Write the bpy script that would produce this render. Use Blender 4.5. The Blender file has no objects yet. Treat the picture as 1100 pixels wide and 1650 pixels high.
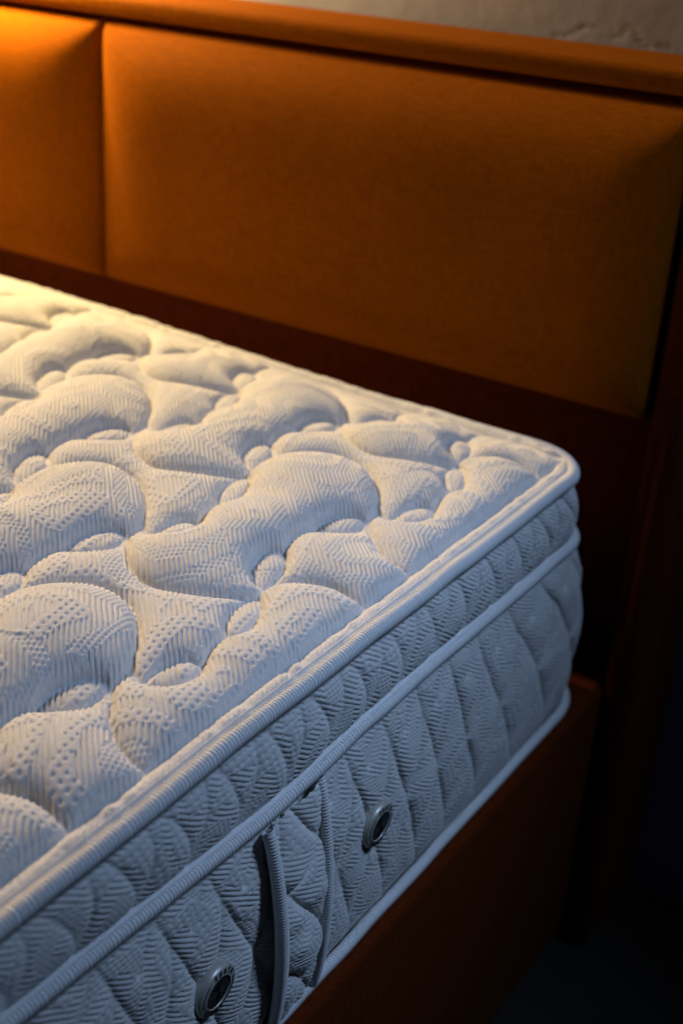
import bpy, bmesh, math, random
import numpy as np
from mathutils import Vector, Matrix

SC = bpy.context.scene
COL = SC.collection

# ------------------------------------------------------------------ camera
cam_data = bpy.data.cameras.new('camera')
cam = bpy.data.objects.new('camera', cam_data)
COL.objects.link(cam)
CR = Vector((0.83607377, 0.54502547, 0.06267294))
CU = Vector((-0.2856976, 0.33501771, 0.897853))
CF = Vector((-0.46835621, 0.76857685, -0.43581199))
CP = Vector((0.36795, -1.06979, 0.72945))
m = Matrix((CR, CU, -CF)).transposed().to_4x4()
m.translation = CP
cam.matrix_world = m
cam_data.sensor_fit = 'VERTICAL'
cam_data.sensor_height = 36.0
cam_data.lens = 36.0 * 2093.42 / 1650.0
cam_data.clip_start = 0.02
cam_data.clip_end = 60
cam_data.dof.use_dof = True
cam_data.dof.focus_distance = 0.86
cam_data.dof.aperture_fstop = 5.0
SC.camera = cam

# ------------------------------------------------------------------ world and lamps
world = bpy.data.worlds.new('World')
SC.world = world
world.use_nodes = True
bg = world.node_tree.nodes['Background']
bg.inputs[0].default_value = (0.35, 0.5, 0.8, 1)
bg.inputs[1].default_value = 0.006

def area(name, loc, target, size, power, color, size_y=None):
    l = bpy.data.lights.new(name, 'AREA')
    l.energy = power
    l.color = color
    l.size = size
    if size_y:
        l.shape = 'RECTANGLE'
        l.size_y = size_y
    o = bpy.data.objects.new(name, l)
    COL.objects.link(o)
    o.location = loc
    d = Vector(target) - Vector(loc)
    o.rotation_euler = d.to_track_quat('-Z', 'Y').to_euler()
    return o

wl = area('window_light', (0.72, -0.05, 1.34), (-0.02, -0.40, 0.24), 0.22, 1.0, (0.41, 0.62, 1.0))
wl.data.spread = math.radians(54)

def lamp(name, loc, power, color, radius):
    l = bpy.data.lights.new(name, 'POINT')
    l.energy = power
    l.color = color
    l.shadow_soft_size = radius
    o = bpy.data.objects.new(name, l)
    COL.objects.link(o)
    o.location = loc
    return o
lamp('bedside_lamp', (-0.86, 0.042, 0.745), 17.0, (1.0, 0.70, 0.20), 0.04)
lamp('warm_fill', (-1.75, 0.02, 1.36), 136.0, (1.0, 0.745, 0.49), 0.08)  # unseen warm source added to brighten the mattress top

SC.view_settings.view_transform = 'Standard'
SC.view_settings.look = 'None'
SC.view_settings.exposure = 0.0
SC.view_settings.gamma = 1.0

# ------------------------------------------------------------------ materials
def nodes(name):
    mt = bpy.data.materials.new(name)
    mt.use_nodes = True
    nt = mt.node_tree
    b = nt.nodes['Principled BSDF']
    return mt, nt, b

def new(nt, typ, **kw):
    n = nt.nodes.new(typ)
    for k, v in kw.items():
        if k in n.inputs:
            n.inputs[k].default_value = v
        else:
            setattr(n, k, v)
    return n

def weave_bump(nt, b, scale, strength, dist=0.0004, rot=(0, 0, 0)):
    tc = new(nt, 'ShaderNodeTexCoord')
    mp = new(nt, 'ShaderNodeMapping')
    mp.inputs['Rotation'].default_value = rot
    nt.links.new(tc.outputs['Object'], mp.inputs['Vector'])
    outs = []
    for ax in ('X', 'Y', 'Z'):
        w = new(nt, 'ShaderNodeTexWave', bands_direction=ax)
        w.inputs['Scale'].default_value = scale
        w.inputs['Distortion'].default_value = 1.5
        w.inputs['Detail'].default_value = 2
        w.inputs['Detail Scale'].default_value = 2.0
        nt.links.new(mp.outputs[0], w.inputs['Vector'])
        outs.append(w)
    a1 = new(nt, 'ShaderNodeMath', operation='ADD')
    a2 = new(nt, 'ShaderNodeMath', operation='ADD')
    nt.links.new(outs[0].outputs['Fac'], a1.inputs[0])
    nt.links.new(outs[1].outputs['Fac'], a1.inputs[1])
    nt.links.new(a1.outputs[0], a2.inputs[0])
    nt.links.new(outs[2].outputs['Fac'], a2.inputs[1])
    bp = new(nt, 'ShaderNodeBump')
    bp.inputs['Strength'].default_value = strength
    bp.inputs['Distance'].default_value = dist
    nt.links.new(a2.outputs[0], bp.inputs['Height'])
    nt.links.new(bp.outputs[0], b.inputs['Normal'])
    return mp, a2

def colour_noise(nt, b, c0, c1, scale, detail=4, stretch=(1, 1, 1)):
    tc = new(nt, 'ShaderNodeTexCoord')
    mp = new(nt, 'ShaderNodeMapping')
    mp.inputs['Scale'].default_value = stretch
    nt.links.new(tc.outputs['Object'], mp.inputs['Vector'])
    n = new(nt, 'ShaderNodeTexNoise')
    n.inputs['Scale'].default_value = scale
    n.inputs['Detail'].default_value = detail
    nt.links.new(mp.outputs[0], n.inputs['Vector'])
    r = new(nt, 'ShaderNodeValToRGB')
    r.color_ramp.elements[0].position = 0.3
    r.color_ramp.elements[1].position = 0.7
    r.color_ramp.elements[0].color = (*c0, 1)
    r.color_ramp.elements[1].color = (*c1, 1)
    nt.links.new(n.outputs['Fac'], r.inputs['Fac'])
    return r

def cloth_material(name, c0, c1, scale, bump_scale, bump, sheen=0.2, rough=0.9):
    mt, nt, b = nodes(name)
    r = colour_noise(nt, b, c0, c1, scale)
    nt.links.new(r.outputs[0], b.inputs['Base Color'])
    b.inputs['Roughness'].default_value = rough
    b.inputs['Specular IOR Level'].default_value = 0.25
    b.inputs['Sheen Weight'].default_value = sheen
    b.inputs['Sheen Roughness'].default_value = 0.5
    weave_bump(nt, b, bump_scale, bump)
    return mt

M_KNIT = cloth_material('white_knit', (0.60, 0.58, 0.555), (0.67, 0.65, 0.625), 300, 420, 0.22, 0.15)
M_TAPE = cloth_material('white_tape', (0.66, 0.65, 0.64), (0.74, 0.73, 0.72), 500, 500, 0.25, 0.1, 0.75)
M_THREAD = cloth_material('white_thread', (0.82, 0.82, 0.82), (0.88, 0.88, 0.88), 900, 900, 0.1, 0.0, 0.5)

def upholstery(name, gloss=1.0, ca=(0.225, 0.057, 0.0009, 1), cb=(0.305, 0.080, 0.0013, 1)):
    mt, nt, b = nodes(name)
    tc = new(nt, 'ShaderNodeTexCoord')
    acc = None
    for st in ((60, 680, 680), (680, 680, 60)):
        mp = new(nt, 'ShaderNodeMapping')
        mp.inputs['Scale'].default_value = st
        nt.links.new(tc.outputs['Object'], mp.inputs['Vector'])
        n = new(nt, 'ShaderNodeTexNoise')
        n.inputs['Scale'].default_value = 1.0
        n.inputs['Detail'].default_value = 3
        nt.links.new(mp.outputs[0], n.inputs['Vector'])
        if acc is None:
            acc = n.outputs['Fac']
        else:
            a = new(nt, 'ShaderNodeMath', operation='ADD')
            nt.links.new(acc, a.inputs[0])
            nt.links.new(n.outputs['Fac'], a.inputs[1])
            acc = a.outputs[0]
    r = new(nt, 'ShaderNodeValToRGB')
    r.color_ramp.elements[0].position = 0.42
    r.color_ramp.elements[1].position = 0.62
    h = new(nt, 'ShaderNodeMath', operation='MULTIPLY')
    h.inputs[1].default_value = 0.5
    nt.links.new(acc, h.inputs[0])
    nt.links.new(h.outputs[0], r.inputs['Fac'])
    r.color_ramp.elements[0].color = ca
    r.color_ramp.elements[1].color = cb
    nt.links.new(r.outputs[0], b.inputs['Base Color'])
    b.inputs['Roughness'].default_value = 0.8
    b.inputs['Specular IOR Level'].default_value = 0.2 * gloss
    b.inputs['Sheen Weight'].default_value = 0.15 * gloss
    b.inputs['Sheen Tint'].default_value = (1.0, 0.5, 0.15, 1)
    bp = new(nt, 'ShaderNodeBump')
    bp.inputs['Strength'].default_value = 0.5
    bp.inputs['Distance'].default_value = 0.0008
    nt.links.new(acc, bp.inputs['Height'])
    nt.links.new(bp.outputs[0], b.inputs['Normal'])
    return mt
M_ORANGE = upholstery('orange_upholstery', 0.08)
M_RUST_SHADE = upholstery('rust_shade_upholstery', 0.15, (0.072, 0.0115, 0.002, 1), (0.125, 0.023, 0.0035, 1))  # rail cloth; on headboard board and stiles the darker colour stands for shade

def metal(name, col, rough, metallic=1.0):
    mt, nt, b = nodes(name)
    r = colour_noise(nt, b, tuple(c * 0.85 for c in col), col, 400)
    nt.links.new(r.outputs[0], b.inputs['Base Color'])
    b.inputs['Roughness'].default_value = rough
    b.inputs['Metallic'].default_value = metallic
    return mt
M_PEWTER = metal('pewter', (0.52, 0.50, 0.44), 0.42, 0.35)
M_BRASS = metal('polished_bead', (0.8, 0.72, 0.5), 0.15)
M_INK = metal('black_enamel', (0.012, 0.011, 0.010), 0.3, 0.0)
M_MESH = metal('black_mesh', (0.010, 0.008, 0.007), 0.85, 0.0)

def plaster():
    mt, nt, b = nodes('stone_plaster')
    r = colour_noise(nt, b, (0.25, 0.235, 0.36), (0.32, 0.30, 0.45), 9, 8)
    nt.links.new(r.outputs[0], b.inputs['Base Color'])
    b.inputs['Roughness'].default_value = 0.9
    tc = new(nt, 'ShaderNodeTexCoord')
    n = new(nt, 'ShaderNodeTexNoise')
    n.inputs['Scale'].default_value = 60
    n.inputs['Detail'].default_value = 8
    nt.links.new(tc.outputs['Object'], n.inputs['Vector'])
    bp = new(nt, 'ShaderNodeBump')
    bp.inputs['Strength'].default_value = 0.3
    bp.inputs['Distance'].default_value = 0.0015
    nt.links.new(n.outputs['Fac'], bp.inputs['Height'])
    nt.links.new(bp.outputs[0], b.inputs['Normal'])
    return mt
M_WALL = plaster()

def floor_mat():
    mt, nt, b = nodes('dark_floor')
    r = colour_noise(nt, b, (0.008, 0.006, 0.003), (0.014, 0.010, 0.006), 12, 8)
    nt.links.new(r.outputs[0], b.inputs['Base Color'])
    b.inputs['Roughness'].default_value = 0.7
    return mt
M_FLOOR = floor_mat()

# ------------------------------------------------------------------ helpers
def mesh_from(name, verts, faces4, mat, smooth=True):
    me = bpy.data.meshes.new(name)
    verts = np.asarray(verts, np.float32)
    faces4 = np.asarray(faces4, np.int32)
    me.vertices.add(len(verts))
    me.vertices.foreach_set('co', verts.ravel())
    nf, k = faces4.shape
    me.loops.add(nf * k)
    me.loops.foreach_set('vertex_index', faces4.ravel())
    me.polygons.add(nf)
    me.polygons.foreach_set('loop_start', np.arange(0, nf * k, k, dtype=np.int32))
    me.polygons.foreach_set('use_smooth', np.full(nf, smooth, dtype=bool))
    me.update(calc_edges=True)
    me.materials.append(mat)
    return me

def link(name, me, parent=None):
    o = bpy.data.objects.new(name, me)
    COL.objects.link(o)
    if parent is not None:
        o.parent = parent
    return o

def grid_faces(n, mm, wrap_n=False, wrap_m=False):
    idx = np.arange(n * mm).reshape(n, mm)
    if wrap_n:
        idx = np.vstack([idx, idx[:1]])
    if wrap_m:
        idx = np.hstack([idx, idx[:, :1]])
    return np.stack([idx[:-1, :-1], idx[1:, :-1], idx[1:, 1:], idx[:-1, 1:]], -1).reshape(-1, 4)

def empty(name, loc, label, cat):
    o = bpy.data.objects.new(name, None)
    COL.objects.link(o)
    o.location = loc
    o['label'] = label
    o['category'] = cat
    o.empty_display_size = 0.05
    return o

def grid_lines(segs):
    """segs: list of (start, end, step)"""
    out = []
    for a, b, s in segs:
        n = max(1, int(round((b - a) / s)))
        out.append(np.linspace(a, b, n, endpoint=False))
    out.append(np.array([segs[-1][1]]))
    return np.concatenate(out)

def hash2(i, j, seed=0):
    i = i.astype(np.int64); j = j.astype(np.int64)
    h = (i * 374761393 + j * 668265263 + seed * 974634777) & 0x7fffffff
    h = ((h ^ (h >> 13)) * 1274126177) & 0x7fffffff
    h = (h ^ (h >> 16)) & 0xffff
    return h / 65535.0

def vnoise(x, y, seed=0):
    i = np.floor(x); j = np.floor(y)
    fx = x - i; fy = y - j
    fx = fx * fx * (3 - 2 * fx); fy = fy * fy * (3 - 2 * fy)
    a = hash2(i, j, seed); b = hash2(i + 1, j, seed)
    c = hash2(i, j + 1, seed); d = hash2(i + 1, j + 1, seed)
    return (a + (b - a) * fx) * (1 - fy) + (c + (d - c) * fx) * fy - 0.5

def smoothstep(a, b, x):
    t = np.clip((x - a) / (b - a), 0, 1)
    return t * t * (3 - 2 * t)

def catmull(pts, step=0.5):
    P = np.array(pts, float)
    P = np.vstack([2 * P[0] - P[1], P, 2 * P[-1] - P[-2]])
    out = []
    for i in range(1, len(P) - 2):
        n = max(2, int(np.hypot(*(P[i + 1] - P[i])) / step))
        t = np.linspace(0, 1, n, endpoint=False)[:, None]
        p0, p1, p2, p3 = P[i - 1], P[i], P[i + 1], P[i + 2]
        out.append(0.5 * (2 * p1 + (p2 - p0) * t + (2 * p0 - 5 * p1 + 4 * p2 - p3) * t ** 2 + (3 * p1 - p0 - 3 * p2 + p3) * t ** 3))
    out.append(P[-2:-1])
    return np.vstack(out)

def inflate(mask, wrap0, wrap1, iters=500, omega=1.88):
    """membrane inflated over a stitched panel: laplace(u) = -1, u = 0 on the stitches"""
    u = np.zeros(mask.shape)
    I, J = np.indices(mask.shape)
    par = (I + J) % 2
    free = ~mask
    for it in range(iters):
        for c in (0, 1):
            up = np.roll(u, 1, 0); dn = np.roll(u, -1, 0)
            lf = np.roll(u, 1, 1); rt = np.roll(u, -1, 1)
            if not wrap0:
                up[0] = u[0]; dn[-1] = u[-1]
            if not wrap1:
                lf[:, 0] = u[:, 0]; rt[:, -1] = u[:, -1]
            s = 0.25 * (up + dn + lf + rt + 1.0)
            k = free & (par == c)
            u[k] += omega * (s[k] - u[k])
    return np.maximum(u, 0)

def blur(u, wrap0, wrap1, n=1):
    for _ in range(n):
        for ax, w in ((0, wrap0), (1, wrap1)):
            a = np.roll(u, 1, ax); b = np.roll(u, -1, ax)
            if not w:
                sl = [slice(None)] * 2
                sl[ax] = 0; a[tuple(sl)] = u[tuple(sl)]
                sl[ax] = -1; b[tuple(sl)] = u[tuple(sl)]
            u = 0.25 * a + 0.5 * u + 0.25 * b
    return u

def sample(H, x, y, wrap0, wrap1):
    """bilinear; H[i, j] at x = i, y = j"""
    n0, n1 = H.shape
    i = np.floor(x).astype(int); j = np.floor(y).astype(int)
    fx = x - i; fy = y - j
    def w(k, n, wr):
        return k % n if wr else np.clip(k, 0, n - 1)
    i0, i1 = w(i, n0, wrap0), w(i + 1, n0, wrap0)
    j0, j1 = w(j, n1, wrap1), w(j + 1, n1, wrap1)
    return (H[i0, j0] * (1 - fx) + H[i1, j0] * fx) * (1 - fy) + (H[i0, j1] * (1 - fx) + H[i1, j1] * fx) * fy

# ------------------------------------------------------------------ knitted jacquard relief (mm in, mm out)
PITCH = 3.45
def knit(u, v, seed=0, ang=45.0, cell=98.0):
    ca, sa = math.cos(math.radians(ang)), math.sin(math.radians(ang))
    p = u * ca + v * sa          # across the ribs
    q = -u * sa + v * ca         # along the ribs
    p = p + 1.1 * vnoise(u / 17, v / 17, seed + 21) + 0.35 * vnoise(u / 5, v / 5, seed + 22)
    q = q + 0.8 * vnoise(u / 13, v / 13, seed + 23)
    # swirl centres on a jittered grid
    gi = np.floor(u / cell); gj = np.floor(v / cell)
    best = np.full(u.shape, 1e9); cid = np.zeros(u.shape); th = np.zeros(u.shape)
    for di in (-1, 0, 1):
        for dj in (-1, 0, 1):
            a = gi + di; b = gj + dj
            cx = (a + 0.2 + 0.6 * hash2(a, b, seed + 1)) * cell
            cy = (b + 0.2 + 0.6 * hash2(a, b, seed + 2)) * cell
            dx = u - cx; dy = v - cy
            d = np.sqrt((dx * 1.0) ** 2 + (dy * 0.8) ** 2)
            k = d < best
            best = np.where(k, d, best)
            cid = np.where(k, hash2(a, b, seed + 3), cid)
            th = np.where(k, np.arctan2(dy, dx), th)
    r = best * (1 + 0.13 * np.sin(3 * th + cid * 20)) + 5 * vnoise(u / 21, v / 21, seed + 5) + 26 * vnoise(u / 60, v / 60, seed + 6)
    bw = 11.0
    bandf = r / bw + cid * 7
    band = np.floor(bandf)
    rnd = hash2(band, np.floor(cid * 1000), seed + 7)
    odd = (band % 2) == 0
    # ribs
    ph = 2 * np.pi * p / PITCH
    ribs = -(0.5 - 0.5 * np.cos(ph)) ** 2.6 * 1.08
    ribs *= 0.86 + 0.14 * np.cos(2 * np.pi * q / 1.15)
    # sparse dimples
    def dots(pp, qq, a, b, rad, depth):
        row = np.floor(qq / b)
        px = (pp / a + 0.5 * (row % 2)) % 1.0 - 0.5
        qx = (qq / b) % 1.0 - 0.5
        return -depth * np.exp(-((px * a) ** 2 + (qx * b) ** 2) / (rad * rad))
    sparse = dots(p, q, 7.0, 5.2, 1.0, 1.1) + 0.10
    fine = dots(p, q, 4.2, 3.4, 0.9, 0.9)
    # beaded cross rows
    row = 2 * np.pi * q / 4.3
    rows = -(0.5 - 0.5 * np.cos(row)) ** 2.5 * 0.8 + dots(p, q + 2.15, 3.45, 4.3, 0.95, 0.9)
    other = np.where(rnd < 0.45, sparse, np.where(rnd < 0.66, fine, rows))
    h = np.where(odd, ribs, other) + 0.16 * vnoise(u / 1.6, v / 1.6, seed + 24)
    return h

# ------------------------------------------------------------------ quilt of the top panel, in mm
A1 = np.array([0.0, 288.0]); B1 = np.array([-118.0, 144.0])
CURVES = {
 'leaf4': [(-104, -411), (-108, -400), (-112, -385), (-108, -376), (-100, -375), (-90, -386), (-85, -399), (-82, -414), (-84, -424), (-92, -422), (-104, -411)],
 'leaf5': [(-103, -336), (-105, -321), (-103, -305), (-96, -293), (-88, -290), (-82, -297), (-80, -313), (-87, -325), (-95, -334), (-103, -336)],
 'leaf2': [(-69, -568), (-71, -559), (-71, -548), (-69, -536), (-65, -529), (-58, -527), (-53, -529), (-50, -538), (-51, -549), (-54, -559), (-61, -563), (-69, -568)],
 'leaf3': [(-72, -482), (-77, -472), (-81, -457), (-81, -442), (-77, -437), (-70, -443), (-64, -454), (-58, -470), (-57, -483), (-61, -488), (-68, -487), (-72, -482)],
 'valley': [(-200, -434), (-191, -445), (-179, -459), (-164, -470), (-149, -476), (-134, -477), (-120, -471), (-105, -463), (-94, -452), (-84, -442), (-80, -433), (-82, -424)],
 'tie': [(-53, -529), (-58, -518), (-62, -507), (-63, -496), (-60, -488)],
 'arch': [(-195, -296), (-200, -288), (-201, -278), (-200, -262), (-194, -241), (-176, -220), (-157, -213), (-140, -215), (-121, -226), (-102, -246), (-92, -262), (-84, -278), (-82, -290)],
 'spur': [(-92, -262), (-82, -272), (-69, -280)],
 'link': [(-103, -336), (-106, -343), (-106, -355), (-103, -368), (-100, -376)],
}
EDGE_ARCH = [(-74, -438), (-80, -432), (-80, -417), (-71, -405), (-60, -397), (-46, -391), (-33, -392), (-22, -394), (-12, -397)]
SEAM_X = -18.5

def raster(mask, pts, ox, oy, wrap0, wrap1):
    i = np.round(pts[:, 0] - ox).astype(int); j = np.round(pts[:, 1] - oy).astype(int)
    n0, n1 = mask.shape
    if wrap0: i = i % n0
    if wrap1: j = j % n1
    k = (i >= 0) & (i < n0) & (j >= 0) & (j < n1)
    mask[i[k], j[k]] = True

# inner field: periodic 236 x 288
mask1 = np.zeros((236, 288), bool)
for k, c in CURVES.items():
    pts = catmull(c)
    for j in range(2):
        raster(mask1, pts + j * B1, 0, 0, True, True)
U1 = inflate(mask1, True, True)
# field next to the border: x from -260 to SEAM_X, its own lower arches in the outer column
OX = -260
mask2 = np.zeros((int(SEAM_X - OX) + 1, 288), bool)
for k, c in CURVES.items():
    pts = catmull(c)
    for i in range(-3, 4):
        for j in range(-3, 4):
            q = pts + i * A1 + j * B1
            if k in ('arch', 'spur'):
                if q[:, 0].mean() > -60:
                    continue
            raster(mask2, q, OX, 0, False, True)
raster(mask2, catmull(EDGE_ARCH), OX, 0, False, True)
mask2[-1, :] = True
U2 = inflate(mask2, False, True)
def puff(U):
    return 1.18 * np.power(U, 0.43)
P1 = blur(puff(U1), True, True, 2)
P2 = blur(puff(U2), False, True, 2)

# ------------------------------------------------------------------ mattress dimensions
H1, H2, H3 = 0.275, 0.2017, 0.0
XW, YH, YF, RC = -1.37, -0.028, -2.0, 0.062
P2Y = [-2.0, -.85, -.7456, -.6546, -.5767, -.5104, -.44, -.3158, -.1679, 0.0]
P2Z = [.205, .208, .208, .2035, .1985, .1945, .2008, .2032, .2006, .2]
P1Y = [-2.0, -.85, -.7503, -.6163, -.5732, -.4259, -.2863, -.1653, 0.0]
P1Z = [.2725, .2715, .2722, .2745, .2765, .2765, .2770, .2778, .276]

def smooth_interp(s, xs, ys, w=0.03):
    return (np.interp(s - w, xs, ys) + np.interp(s, xs, ys) * 2 + np.interp(s + w, xs, ys)) / 4
def z1(y): return smooth_interp(y, P1Y, P1Z)
def z2(y): return smooth_interp(y, P2Y, P2Z)
def z3(y): return -0.001 + 0 * y

def head_set(y, z):
    """the lower part of the mattress reaches further under the headboard panels than the pillow top"""
    return y + np.interp(z, [0.0, 0.05, 0.1, 0.15, 0.2, 0.235, 0.275, 0.3], [.068, .069, .065, .055, .025, .014, -.008, -.008]) * smoothstep(-0.24, -0.04, y)

def sdf(x, y, inset=0.0):
    """distance inside the rounded outline, metres (positive inside)"""
    cx = (XW + 0) / 2; cy = (YF + YH) / 2
    hx = -XW / 2 - inset; hy = (YH - YF) / 2 - inset
    qx = np.abs(x - cx) - hx + RC; qy = np.abs(y - cy) - hy + RC
    return -(np.sqrt(np.maximum(qx, 0) ** 2 + np.maximum(qy, 0) ** 2) + np.minimum(np.maximum(qx, qy), 0) - RC)

mattress = empty('mattress', (-0.6, -1.0, 0.0), 'white quilted mattress with ribbed piping lying on the orange bed', 'mattress')
MOFF = Vector((0.6, 1.0, 0.0))
def mlink(name, me, parent=None):
    o = link(name, me, parent or mattress)
    if parent is None:
        o.location = MOFF
    return o

# ---- top panel
gp = grid_lines([(-2.45, -0.70, 0.012), (-0.70, -0.66, 0.004), (-0.66, 0.0, 0.00058)])
gq = grid_lines([(-1.45, -0.62, 0.012), (-0.62, -0.05, 0.00115), (-0.05, 0.30, 0.0014), (0.30, 0.63, 0.0018), (0.63, 1.0, 0.012)])
GP, GQ = np.meshgrid(gp, gq, indexing='ij')
X = (GP - GQ) / math.sqrt(2); Y = (GP + GQ) / math.sqrt(2)
kept = sdf(X, Y) > 0.0
# pull the vertices just outside onto the rounded outline
X = np.clip(X, XW, 0.0); Y = np.clip(Y, YF, YH)
for cx, sx in ((-RC, 1), (XW + RC, -1)):
    for cy, sy in ((YH - RC, 1), (YF + RC, -1)):
        k = ((X - cx) * sx > 0) & ((Y - cy) * sy > 0)
        d = np.hypot(X - cx, Y - cy)
        k &= d > RC
        X = np.where(k, cx + (X - cx) * RC / np.maximum(d, 1e-6), X)
        Y = np.where(k, cy + (Y - cy) * RC / np.maximum(d, 1e-6), Y)
xm, ym = X * 1000, Y * 1000
wx = xm + 5 * vnoise(xm / 70, ym / 70, 11) * smoothstep(20, 60, -xm)
wy = ym + 7 * vnoise(xm / 70, ym / 70, 12)
h_in = sample(P1, wx, wy, True, True)
h_ed = sample(P2, wx - OX, wy, False, True)
t = smoothstep(-165, -140, wx)
hp = h_in * (1 - t) + h_ed * t
D = sdf(X, Y) * 1000
# the straight seam that frames the panel (square cornered)
seam = np.minimum(-xm + SEAM_X, YH * 1000 - 19.0 - ym)
hp = np.where(seam > 0, hp * (0.35 + 0.65 * smoothstep(0, 70, YH * 1000 - 19.0 - ym)) * smoothstep(-2, 12, YH * 1000 - 19.0 - ym), 0)
hp *= 1 + 0.35 * vnoise(xm / 55, ym / 55, 13)
lift = 8.0 * (1 - np.exp(-np.maximum(D - 18, 0) / 90.0)) + 16.0 * smoothstep(40, 720, -xm)
# border strip between seam and piping, gathered by the seam
along = np.where(-xm < YH * 1000 - ym, ym, xm)
wr = vnoise(along / 7.5, along * 0 + 3, 21) + 0.6 * vnoise(along / 15, along * 0 + 8, 22)
ts = np.clip((D - 4.0) / 14.5, 0, 1)
strip = np.where(seam <= 0, np.sin(np.pi * ts) ** 0.7 * (4.6 + 1.9 * wr), 0)
tex = knit(xm, ym, 3) * np.clip((hp + strip * 0.3) / 2.5, 0.12, 1.0) * 1.5
Z = z1(Y) * 1000 + 2.2 + lift + hp + strip + tex * 1.0
Z -= 6.0 * smoothstep(4.0, 0.0, D)
V = np.stack([X, head_set(Y, Z * 0 + 0.275), Z / 1000], -1).reshape(-1, 3)
F = grid_faces(len(gp), len(gq))
F = F[kept.ravel()[F].any(1)]
used = np.zeros(len(V), bool); used[F.ravel()] = True
remap = np.cumsum(used) - 1
top = mlink('top_panel', mesh_from('top_panel', V[used], remap[F], M_KNIT))

# ---- outline path for pipings and side panels
def outline(step_fine, step_coarse, inset=0.0):
    """points, outward normals, arc position measured as y along the visible side"""
    R = RC - inset
    x0, x1 = XW + inset, -inset
    y0, y1 = YF + inset, YH - inset
    pts, nor = [], []
    def seg(a, b, n, step):
        L = math.dist(a, b); k = max(1, int(round(L / step)))
        for i in range(k):
            f = i / k
            pts.append((a[0] + (b[0] - a[0]) * f, a[1] + (b[1] - a[1]) * f)); nor.append(n)
    def arc(c, a0, a1, step):
        L = abs(a1 - a0) * R; k = max(4, int(round(L / step)))
        for i in range(k):
            a = a0 + (a1 - a0) * i / k
            pts.append((c[0] + R * math.cos(a), c[1] + R * math.sin(a))); nor.append((math.cos(a), math.sin(a)))
    seg((x1, y0 + R), (x1, -0.86), (1, 0), step_coarse)
    seg((x1, -0.86), (x1, y1 - R), (1, 0), step_fine)
    arc((x1 - R, y1 - R), 0, math.pi / 2, step_fine)
    seg((x1 - R, y1), (x1 - 0.12, y1), (0, 1), step_fine * 2)
    seg((x1 - 0.12, y1), (x0 + R, y1), (0, 1), step_coarse)
    arc((x0 + R, y1 - R), math.pi / 2, math.pi, step_coarse)
    seg((x0, y1 - R), (x0, y0 + R), (-1, 0), step_coarse)
    arc((x0 + R, y0 + R), math.pi, 1.5 * math.pi, step_coarse)
    seg((x0 + R, y0), (x1 - R, y0), (0, -1), step_coarse)
    arc((x1 - R, y0 + R), 1.5 * math.pi, 2 * math.pi, step_coarse)
    P = np.array(pts); N = np.array(nor, float)
    d = np.hypot(*(np.roll(P, -1, 0) - P).T)
    s = np.concatenate([[0], np.cumsum(d)[:-1]]) + (y0 + R)
    return P, N, s

def ribbed_tube(name, zf, rad, inset, pitch, amp, mat, seed, squash=1.0, offs=0.0):
    P, N, s = outline(0.00042, 0.012, inset)
    na = 14
    a = np.linspace(0, 2 * np.pi, na, endpoint=False)
    S = s[:, None]; Aa = a[None, :]
    fine = (s > -0.87) & (s < 0.2)
    jit = 0.35 * vnoise(S * 1000 / 4, S * 0 + 1, seed)
    groove = (0.5 - 0.5 * np.cos(2 * np.pi * (S * 1000 / pitch + jit + 0.10 * np.sin(Aa)))) ** 2.2
    r = rad * (1 + 0.06 * vnoise(S * 1000 / 45, S * 0 + 5, seed + 1)) - amp * groove * fine[:, None]
    zc = zf(np.minimum(P[:, 1], -0.03)) + 0.0009 * vnoise(s * 1000 / 38, s * 0, seed + 2) * 2
    X_ = P[:, 0][:, None] + N[:, 0][:, None] * (r * np.cos(Aa) * squash + offs)
    Y_ = P[:, 1][:, None] + N[:, 1][:, None] * (r * np.cos(Aa) * squash + offs)
    Z_ = zc[:, None] + r * np.sin(Aa)
    V = np.stack([X_, head_set(Y_, Z_), Z_], -1).reshape(-1, 3)
    return mlink(name, mesh_from(name, V, grid_faces(len(s), na, True, True)[:, ::-1], mat))

pipe_top = ribbed_tube('piping', z1, 0.0065, 0.001, 2.75, 0.0009, M_TAPE, 31)
pipe_top['label'] = 'thick ribbed piping around the top edge'
pipe_mid = ribbed_tube('piping', z2, 0.0053, 0.0015, 2.75, 0.0011, M_TAPE, 41)
pipe_mid['label'] = 'ribbed piping between the pillow top and the lower side'
pipe_low = ribbed_tube('piping', z3, 0.0052, 0.0, 2.75, 0.0006, M_TAPE, 51)
pipe_low['label'] = 'ribbed piping along the bottom edge'

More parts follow.
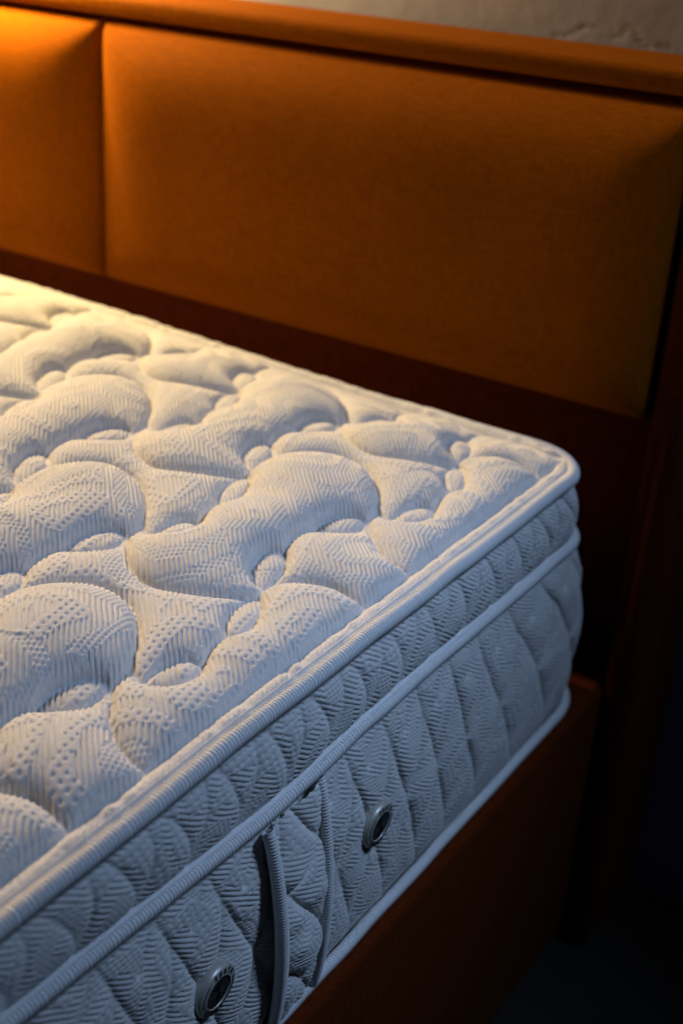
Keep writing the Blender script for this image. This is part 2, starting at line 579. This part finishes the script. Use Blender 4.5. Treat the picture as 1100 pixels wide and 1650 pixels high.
# ---- side panels (inflated ogee quilting), s along the outline, z up
HANDLE_S = -0.494
def side_panel(name, zlo, zhi, rows, stitches, period, puff_k, bulge, seed, texamp=1.0):
    P, N, s = outline(0.00120, 0.012, 0.004)
    Hh = 200 if rows > 200 else 100
    mask = np.zeros((period, Hh), bool)
    for c in stitches:
        pts = catmull(c)
        raster(mask, pts, 0, 0, True, False)
    mask[:, 0] = True; mask[:, -1] = True
    U = inflate(mask, True, False, 350, 1.8)
    Pm = blur(puff_k * np.power(U, 0.42), True, False, 1)
    tz = np.linspace(0, 1, rows)
    S, T = np.meshgrid(s * 1000, tz, indexing='ij')
    yy = np.minimum(P[:, 1], -0.03)
    lo = zlo(yy)[:, None]; hi = zhi(yy)[:, None]
    Zm = lo + (hi - lo) * T
    zmm = T * Hh
    su = S + 4 * vnoise(S / 45, Zm * 1000 / 45, seed)
    hp = sample(Pm, su, np.clip(zmm + 3 * vnoise(S / 40, Zm * 1000 / 40, seed + 1), 0, Hh - 1), True, False)
    hp *= 1 + 0.5 * vnoise(S / 40, Zm * 1000 / 40, seed + 2)
    tex = knit(S + 300 * seed, Zm * 1000, seed, -33 + 90, 62.0) * np.clip(hp / 1.6, 0.2, 1) * texamp * 1.15
    env = np.sin(np.pi * np.clip(T, 0, 1)) ** 0.6
    off = -2.0 + bulge * env + hp * (0.35 + 0.65 * env) + tex
    if rows > 200:
        off -= 0.0 * np.exp(-((S / 1000 - HANDLE_S) / 0.028) ** 2) * env
    if rows > 200:
        for vy, vz in ((-390.5, 101.5), (-585.0, 97.5)):
            off -= 2.2 * np.exp(-((S - vy) ** 2 + (Zm * 1000 - vz) ** 2) / 26.0 ** 2)
    off = off / 1000
    X_ = P[:, 0][:, None] + N[:, 0][:, None] * off
    Y_ = P[:, 1][:, None] + N[:, 1][:, None] * off
    V = np.stack([X_, head_set(Y_, Zm), Zm], -1).reshape(-1, 3)
    return mlink(name, mesh_from(name, V, grid_faces(len(s), rows, True, False), M_KNIT))

up_st = []
for k in (-1, 0, 1, 2):
    d = 48 * k
    up_st.append([(-12 + d, 92), (0 + d, 78), (9 + d, 58), (17 + d, 34), (20 + d, 14), (18 + d, 0)])
    up_st.append([(26 + d, 99), (31 + d, 80), (33 + d, 56), (29 + d, 32), (23 + d, 14), (18 + d, 0)])
lo_st = []
for k in range(-3, 5):
    d = 50 * k
    lo_st.append([(-38 + d, 198), (-27 + d, 172), (-12 + d, 143), (2 + d, 111), (14 + d, 87), (28 + d, 50), (42 + d, 15), (48 + d, 0)])
    # ties that bow from one wave down to its neighbour
    lo_st.append([(-23 + d, 166), (-22 + d, 140), (-26 + d, 115), (-35 + d, 90)])
    lo_st.append([(10 + d, 97), (9 + d, 76), (5 + d, 55), (-8 + d, 20)])
    lo_st.append([(-38 + d, 198), (-42 + d, 180), (-52 + d, 160)])
upper_panel = side_panel('border_panel', lambda y: z2(y) + 0.004, lambda y: z1(y) - 0.004, 118, up_st, 48, 0.45, 5.5, 61)
lower_panel = side_panel('border_panel', lambda y: z3(y) + 0.003, lambda y: z2(y) - 0.003, 352, lo_st, 50, 0.68, 4.5, 71)

# base sheet closing the underside
P, N, s = outline(0.02, 0.05, 0.006)
bm = bmesh.new()
bm.faces.new([bm.verts.new((a, float(head_set(np.array(b), 0.0)), 0.0)) for a, b in P])
me = bpy.data.meshes.new('base_cloth'); bm.to_mesh(me); bm.free(); me.materials.append(M_KNIT)
mlink('base_cloth', me)

# ---- flat seam tape above the middle piping
P, N, s = outline(0.0016, 0.012, 0.0)
zc = z2(np.minimum(P[:, 1], -0.03))
prof = [(-0.0050, 0.0068), (-0.0028, 0.0068), (-0.0014, 0.0062), (-0.0008, 0.0054), (-0.0010, 0.0042)]
V = np.zeros((len(s), len(prof), 3))
wv = 0.0004 * vnoise(s * 1000 / 13, s * 0, 81)
for k, (dx, dz) in enumerate(prof):
    V[:, k, 0] = P[:, 0] + N[:, 0] * (dx + wv); V[:, k, 1] = P[:, 1] + N[:, 1] * (dx + wv)
    V[:, k, 2] = zc + dz + wv * 0.7
V[:, :, 1] = head_set(V[:, :, 1], V[:, :, 2])
tape = mlink('seam_tape', mesh_from('seam_tape', V.reshape(-1, 3), grid_faces(len(s), len(prof), True, False)[:, ::-1], M_TAPE))

# ---- rows of thread stitches along the seams (past counting: one part)
def stitches(name, fpos, fdir, s0, s1, pitch, rad, length):
    base = []
    nl, na = 5, 5
    for i in range(nl):
        f = i / (nl - 1)
        for k in range(na):
            a = 2 * math.pi * k / na
            rr = rad * (0.45 + 0.55 * math.sin(math.pi * f))
            base.append(((f - 0.5) * length, rr * math.cos(a), rr * math.sin(a) + rad * 0.6 * math.sin(math.pi * f)))
    base = np.array(base)
    fb = grid_faces(nl, na, False, True)
    VV, FF = [], []
    ss = np.arange(s0, s1, pitch)
    for i, q in enumerate(ss):
        o = np.array(fpos(q))
        w = base.copy()
        VV.append(np.stack([o[0] + w[:, 1], o[1] + w[:, 0], o[2] + w[:, 2]], -1))
        FF.append(fb + i * len(base))
    o = mlink(name, mesh_from(name, np.concatenate(VV), np.concatenate(FF), M_THREAD))
    o['kind'] = 'stuff'
    return o
stitches('seam_stitching', lambda q: (-0.0064, q, float(z1(np.array(q))) + 0.0066), None, -0.86, -0.11, 0.0027, 0.0007, 0.0023)

# ------------------------------------------------------------------ handle
def y_lerp(a, b, f): return a + (b - a) * f
def cord_path(y0, z0, y1, z1_, bulge, n):
    f = np.linspace(0, 1, n)
    b = bulge * np.sin(np.pi * np.clip(f, 0, 1)) ** 0.75
    return f, np.stack([0.002 + b, y0 + (y1 - y0) * f, z0 + (z1_ - z0) * f], -1)
LC = (-0.5315, 0.1870, -0.5145, 0.0035, 0.0100)
RCD = (-0.4750, 0.1950, -0.4640, 0.0035, 0.0095)
# strap cloth
nf, nw = 300, 90
f, A_ = cord_path(*LC, nf); _, B_ = cord_path(*RCD, nf)
w = np.linspace(0, 1, nw)
G = A_[:, None, :] + (B_ - A_)[:, None, :] * w[None, :, None]
su = w[None, :] * 48 + 0 * f[:, None]; sv = (1 - f[:, None]) * 190 + 0 * w[None, :]
mask = np.zeros((49, 191), bool)
for c in ([(0, 150), (14, 118), (30, 92), (48, 60)], [(48, 160), (30, 136), (12, 128), (0, 120)], [(20, 190), (34, 160), (48, 140)],
          [(0, 60), (18, 40), (34, 14), (40, 0)], [(48, 50), (36, 30), (20, 0)], [(10, 190), (6, 165), (0, 150)]):
    raster(mask, catmull(c), 0, 0, False, False)
mask[0] = True; mask[-1] = True
Pm = blur(0.95 * np.power(inflate(mask, False, False, 300, 1.8), 0.45), False, False, 1)
hs = sample(Pm, su, np.clip(sv, 0, 190), False, False) * (1 + 0.5 * vnoise(su / 15, sv / 15, 91))
tx = knit(su + 900, sv + 500, 77, 57, 50.0) * 0.8
G[:, :, 0] += (hs + tx + -2.0) / 1000
handle = mlink('handle', mesh_from('handle', G.reshape(-1, 3), grid_faces(nf, nw)[:, ::-1], M_KNIT))
handle['label'] = 'padded vertical carrying handle with corded edges'
def cord(par):
    n = 900; na = 12
    f, C = cord_path(*par, n)
    T = np.gradient(C, axis=0); T /= np.linalg.norm(T, axis=1)[:, None]
    N1 = np.array([1.0, 0, 0]) - T * T[:, :1]; N1 /= np.linalg.norm(N1, axis=1)[:, None]
    N2 = np.cross(T, N1)
    a = np.linspace(0, 2 * np.pi, na, endpoint=False)
    L = f[:, None] * 190
    g = (0.5 - 0.5 * np.cos(2 * np.pi * (L / 2.5 + 0.8 * a[None, :] / (2 * np.pi) * 1.0))) ** 2
    r = 0.0051 * (0.85 + 0.15 * np.sin(np.pi * f[:, None])) - 0.00042 * g
    V = C[:, None, :] + N1[:, None, :] * (r * np.cos(a))[..., None] + N2[:, None, :] * (r * np.sin(a))[..., None]
    o = link('handle_cord', mesh_from('handle_cord', V.reshape(-1, 3), grid_faces(n, na, False, True), M_TAPE), handle)
    return o
cord(LC); cord(RCD)

# ------------------------------------------------------------------ air vents
def lathe(name, prof, n, mat, parent):
    a = np.linspace(0, 2 * np.pi, n, endpoint=False)
    V = np.array([[(x, r * math.cos(t), r * math.sin(t)) for (r, x) in prof] for t in a])
    return link(name, mesh_from(name, V.reshape(-1, 3), grid_faces(n, len(prof), True, False)[:, ::-1], mat), parent)

def letter_mesh(ch):
    cu = bpy.data.curves.new('letter', 'FONT')
    cu.body = ch
    cu.size = 0.0058
    cu.extrude = 0.00035
    cu.align_x = 'CENTER'
    cu.resolution_u = 3
    o = bpy.data.objects.new('letter_curve', cu)
    COL.objects.link(o)
    dg = bpy.context.evaluated_depsgraph_get()
    me = bpy.data.meshes.new_from_object(o.evaluated_get(dg))
    bpy.data.objects.remove(o)
    me.name = 'letter'
    me.materials.clear(); me.materials.append(M_INK)
    return me
WORD = '\u0130\u015eB\u0130R'
LET = {c: letter_mesh(c) for c in sorted(set(WORD))}

VENT_SCALE = 0.87
def vent(y, z, x, tilt, spin, seed):
    root = lathe('air_vent', [(0.0205, -0.006), (0.0216, 0.000), (0.0216, 0.0022), (0.0211, 0.0040), (0.0204, 0.0052), (0.0196, 0.0058), (0.0146, 0.0060),
                              (0.0141, 0.0065), (0.0136, 0.0064), (0.0133, 0.0056), (0.0131, 0.0020)], 72, M_PEWTER, mattress)
    root.location = Vector((x, y, z)) + MOFF
    root.rotation_euler = (0, tilt, 0)
    root.scale = (VENT_SCALE,) * 3
    # pierced grille
    rnd = random.Random(seed)
    bm = bmesh.new()
    rings = [0, .0022, .0044, .0066, .0088, .0110, .0133]
    nn = 42
    prev = None
    for r in rings:
        ring = [bm.verts.new((0.0056 + (0.0003 if (k + int(r * 1e4)) % 2 else -0.0003) * (0 < r < 0.013), r * math.cos(2 * math.pi * k / nn), r * math.sin(2 * math.pi * k / nn))) for k in range(nn)] if r else [bm.verts.new((0.0058, 0, 0))]
        if prev:
            for k in range(nn):
                if len(prev) == 1:
                    bm.faces.new((prev[0], ring[k], ring[(k + 1) % nn]))
                else:
                    bm.faces.new((prev[k], ring[k], ring[(k + 1) % nn], prev[(k + 1) % nn]))
        prev = ring
    me = bpy.data.meshes.new('grille'); bm.to_mesh(me); bm.free(); me.materials.append(M_MESH)
    link('grille', me, root)
    # lettering: the word twice, a fine line between
    for half in (0, 1):
        for i, ch in enumerate(WORD):
            ang = spin + half * math.pi + (i - 2) * 0.30
            o = link('letter', LET[ch], root)
            r = 0.0151
            pos = Vector((0.0061, -r * math.sin(ang) * -1.0, r * math.cos(ang)))
            # local frame: x outwards = letter z; letter up = radial; letter right = clockwise seen from outside
            up = Vector((0, math.sin(ang), math.cos(ang)))
            out = Vector((1, 0, 0))
            right = up.cross(out)
            mm = Matrix((right, up, out)).transposed().to_4x4()
            mm.translation = Vector((0.0061, 0.0154 * math.sin(ang), 0.0154 * math.cos(ang)))
            o.matrix_local = mm
    for half in (0, 1):
        n = 16
        Vv = []
        for k in range(n):
            ang = spin + math.pi / 2 + half * math.pi + (k / (n - 1) - 0.5) * 1.1
            for r, xx in ((0.0170, 0.00595), (0.0170, 0.0062), (0.0179, 0.0062), (0.0179, 0.00595)):
                Vv.append((xx, r * math.sin(ang), r * math.cos(ang)))
        link('ring_line', mesh_from('ring_line', Vv, grid_faces(n, 4, False, True), M_INK, False), root)
    return root
v1 = vent(-0.3905, 0.1015, 0.0018, 0.05, 0.35, 1)
v1['label'] = 'vent between the handle and the headboard'
v2 = vent(-0.5850, 0.0975, 0.0018, 0.05, 0.35, 2)
v2['label'] = 'vent on the near side of the handle'

# ------------------------------------------------------------------ bed
bed = empty('bed', (-0.68, 0.1, -0.36), 'orange upholstered bed with padded headboard panels and side rail under the white mattress', 'bed')
BOFF = -Vector(bed.location)
def blink(name, me, parent=None):
    o = link(name, me, parent or bed)
    if parent is None:
        o.location = BOFF
    return o

def rounded_box(name, lo, hi, r, mat, parent, seg=6):
    bm = bmesh.new()
    bmesh.ops.create_cube(bm, size=1.0)
    for v in bm.verts:
        v.co = Vector([(lo[k] + hi[k]) / 2 + v.co[k] * (hi[k] - lo[k]) for k in range(3)])
    bmesh.ops.bevel(bm, geom=bm.edges[:], offset=r, segments=seg, profile=0.5, affect='EDGES')
    for f_ in bm.faces: f_.smooth = True
    me = bpy.data.meshes.new(name); bm.to_mesh(me); bm.free(); me.materials.append(mat)
    return blink(name, me, parent)

XR = 0.050
XL = XW - 0.05
headboard = rounded_box('headboard', (XL + 0.02, 0.118, -0.30), (XR - 0.02, 0.185, 0.590), 0.004, M_RUST_SHADE, None, 2)  # darker cloth puts the shade of the recess into the colour
def bar(name, lo, hi, r, mt=None): return rounded_box(name, lo, hi, r, mt or M_ORANGE, headboard)
bar('top_bar', (XL, 0.070, 0.5805), (XR, 0.200, 0.6025), 0.0080)
bar('stile', (0.0095, 0.060, -0.345), (XR - 0.001, 0.199, 0.5825), 0.015, M_RUST_SHADE)  # both stiles darker than the top bar: shade put into the colour
bar('stile', (XL + 0.001, 0.066, -0.345), (XW - 0.006, 0.199, 0.5825), 0.015, M_RUST_SHADE)

def cushion(x0, x1, z0, z1_, ye, depth, sl, sr, sb, st, er, el, eb=0.28):
    n = 150; mm = 90
    u = (1 - np.cos(np.linspace(0, np.pi, n))) / 2
    v = (1 - np.cos(np.linspace(0, np.pi, mm))) / 2
    Xc = x0 + (x1 - x0) * u; Zc = z0 + (z1_ - z0) * v
    dx = np.minimum(Xc - x0, x1 - Xc)[:, None]; dz = np.minimum(Zc - z0, z1_ - Zc)[None, :]
    def prof(d, s): return 1 - (1 - np.clip(d / s, 0, 1)) ** 2.3
    pa = np.maximum(np.minimum(el + (1 - el) * prof(Xc - x0, sl), er + (1 - er) * prof(x1 - Xc, sr)), 1e-4)[:, None]
    pb = np.maximum(np.minimum(eb + (1 - eb) * prof(Zc - z0, sb), prof(z1_ - Zc, st)), 1e-4)[None, :]
    b = depth * ((pa ** -3 + pb ** -3) / 2) ** (-1 / 3)
    edge = 0.006 * (1 - np.exp(-np.minimum(dx, dz) / 0.003))
    XX, ZZ = np.meshgrid(Xc, Zc, indexing='ij')
    Yf = ye + 0.006 - edge - b + 0.0012 * vnoise(XX / 0.09, ZZ / 0.09, 7)
    # edges draw in a little between corners
    Vf = np.stack([XX, Yf, ZZ], -1)
    Vb = np.stack([XX, np.full_like(XX, 0.1185), ZZ], -1)
    N_ = n * mm
    F1 = grid_faces(n, mm)
    idx = np.arange(N_).reshape(n, mm)
    loop = np.concatenate([idx[:, 0], idx[-1, 1:], idx[-2::-1, -1], idx[0, -2:0:-1]])
    nl = np.roll(loop, -1)
    F2 = np.stack([loop, loop + N_, nl + N_, nl], -1)
    Vall = np.concatenate([Vf.reshape(-1, 3), Vb.reshape(-1, 3)])
    # keep only the rim of the back sheet
    keep = np.zeros(2 * N_, bool); keep[:N_] = True; keep[loop + N_] = True
    rm = np.cumsum(keep) - 1
    return link('headboard_panel', mesh_from('headboard_panel', Vall[keep], rm[np.concatenate([F1, F2])], M_ORANGE), headboard)
GAP = -0.6825
cushion(GAP + 0.0015, 0.0045, 0.2855, 0.5790, 0.080, 0.042, 0.115, 0.07, 0.055, 0.105, 0.45, 0.2)
cushion(XW - 0.004, GAP - 0.0015, 0.2855, 0.5790, 0.080, 0.042, 0.115, 0.125, 0.055, 0.105, 0.2, 0.2)

rounded_box('side_rail', (-0.030, -2.03, -0.345), (0.012, 0.110, -0.008), 0.010, M_RUST_SHADE, None)
rounded_box('side_rail', (XW - 0.012, -2.03, -0.345), (XW + 0.030, 0.110, -0.008), 0.010, M_RUST_SHADE, None)
rounded_box('foot_rail', (XW + 0.031, -2.03, -0.345), (-0.031, -1.99, -0.008), 0.010, M_RUST_SHADE, None)
rounded_box('slat_base', (XW + 0.032, -1.98, -0.05), (-0.032, 0.045, -0.012), 0.004, M_ORANGE, None, 2)

# ------------------------------------------------------------------ wall and floor
crack = np.array([(-0.1998, 0.6035), (-0.1851, 0.6051), (-0.1774, 0.6118), (-0.1679, 0.6151), (-0.1579, 0.6144), (-0.1472, 0.6092), (-0.1359, 0.6081), (-0.1295, 0.6128), (-0.1276, 0.6205), (-0.1196, 0.6185), (-0.1078, 0.6055), (-0.0991, 0.6031), (-0.0918, 0.605), (-0.0824, 0.6049), (-0.0692, 0.6008), (-0.05, 0.597), (-0.03, 0.585), (0.0, 0.58), (0.04, 0.56)])
cr = catmull(crack, 0.002)
wxs = grid_lines([(-3.0, -1.2, 0.06), (-1.2, -0.8, 0.02), (-0.8, 0.12, 0.004), (0.12, 2.0, 0.06)])
wzs = grid_lines([(-0.36, 0.5, 0.03), (0.5, 0.76, 0.002), (0.76, 2.4, 0.05)])
WX, WZ = np.meshgrid(wxs, wzs, indexing='ij')
dmin = np.full(WX.shape, 1e9)
near = (WX > -0.3) & (WX < 0.12) & (WZ > 0.5) & (WZ < 0.76)
pts = np.stack([WX[near], WZ[near]], -1)
dn = np.full(len(pts), 1e9)
for q in cr[::3]:
    dn = np.minimum(dn, np.hypot(pts[:, 0] - q[0], pts[:, 1] - q[1]))
dmin[near] = dn
below = WZ < np.interp(WX, cr[:, 0], np.minimum.accumulate(cr[:, 1] * 0 + cr[:, 1]))
rel = 0.0008 * np.exp(-(dmin / 0.0026) ** 2)
fb = 0.010 * vnoise(WX / 0.22, WZ / 0.16, 5) + 0.005 * vnoise(WX / 0.07, WZ / 0.05, 6) + 0.002 * vnoise(WX / 0.02, WZ / 0.015, 8)
WY = 0.212 + rel + fb * 0.14
wall = link('wall', mesh_from('wall', np.stack([WX, WY, WZ], -1).reshape(-1, 3), grid_faces(len(wxs), len(wzs)), M_WALL))
wall['kind'] = 'structure'

fx = grid_lines([(-3, 2, 0.1)]); fy = grid_lines([(-4, 0.22, 0.1)])
FX, FY = np.meshgrid(fx, fy, indexing='ij')
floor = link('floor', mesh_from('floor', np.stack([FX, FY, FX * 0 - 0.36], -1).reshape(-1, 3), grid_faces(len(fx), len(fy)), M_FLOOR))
floor['kind'] = 'structure'
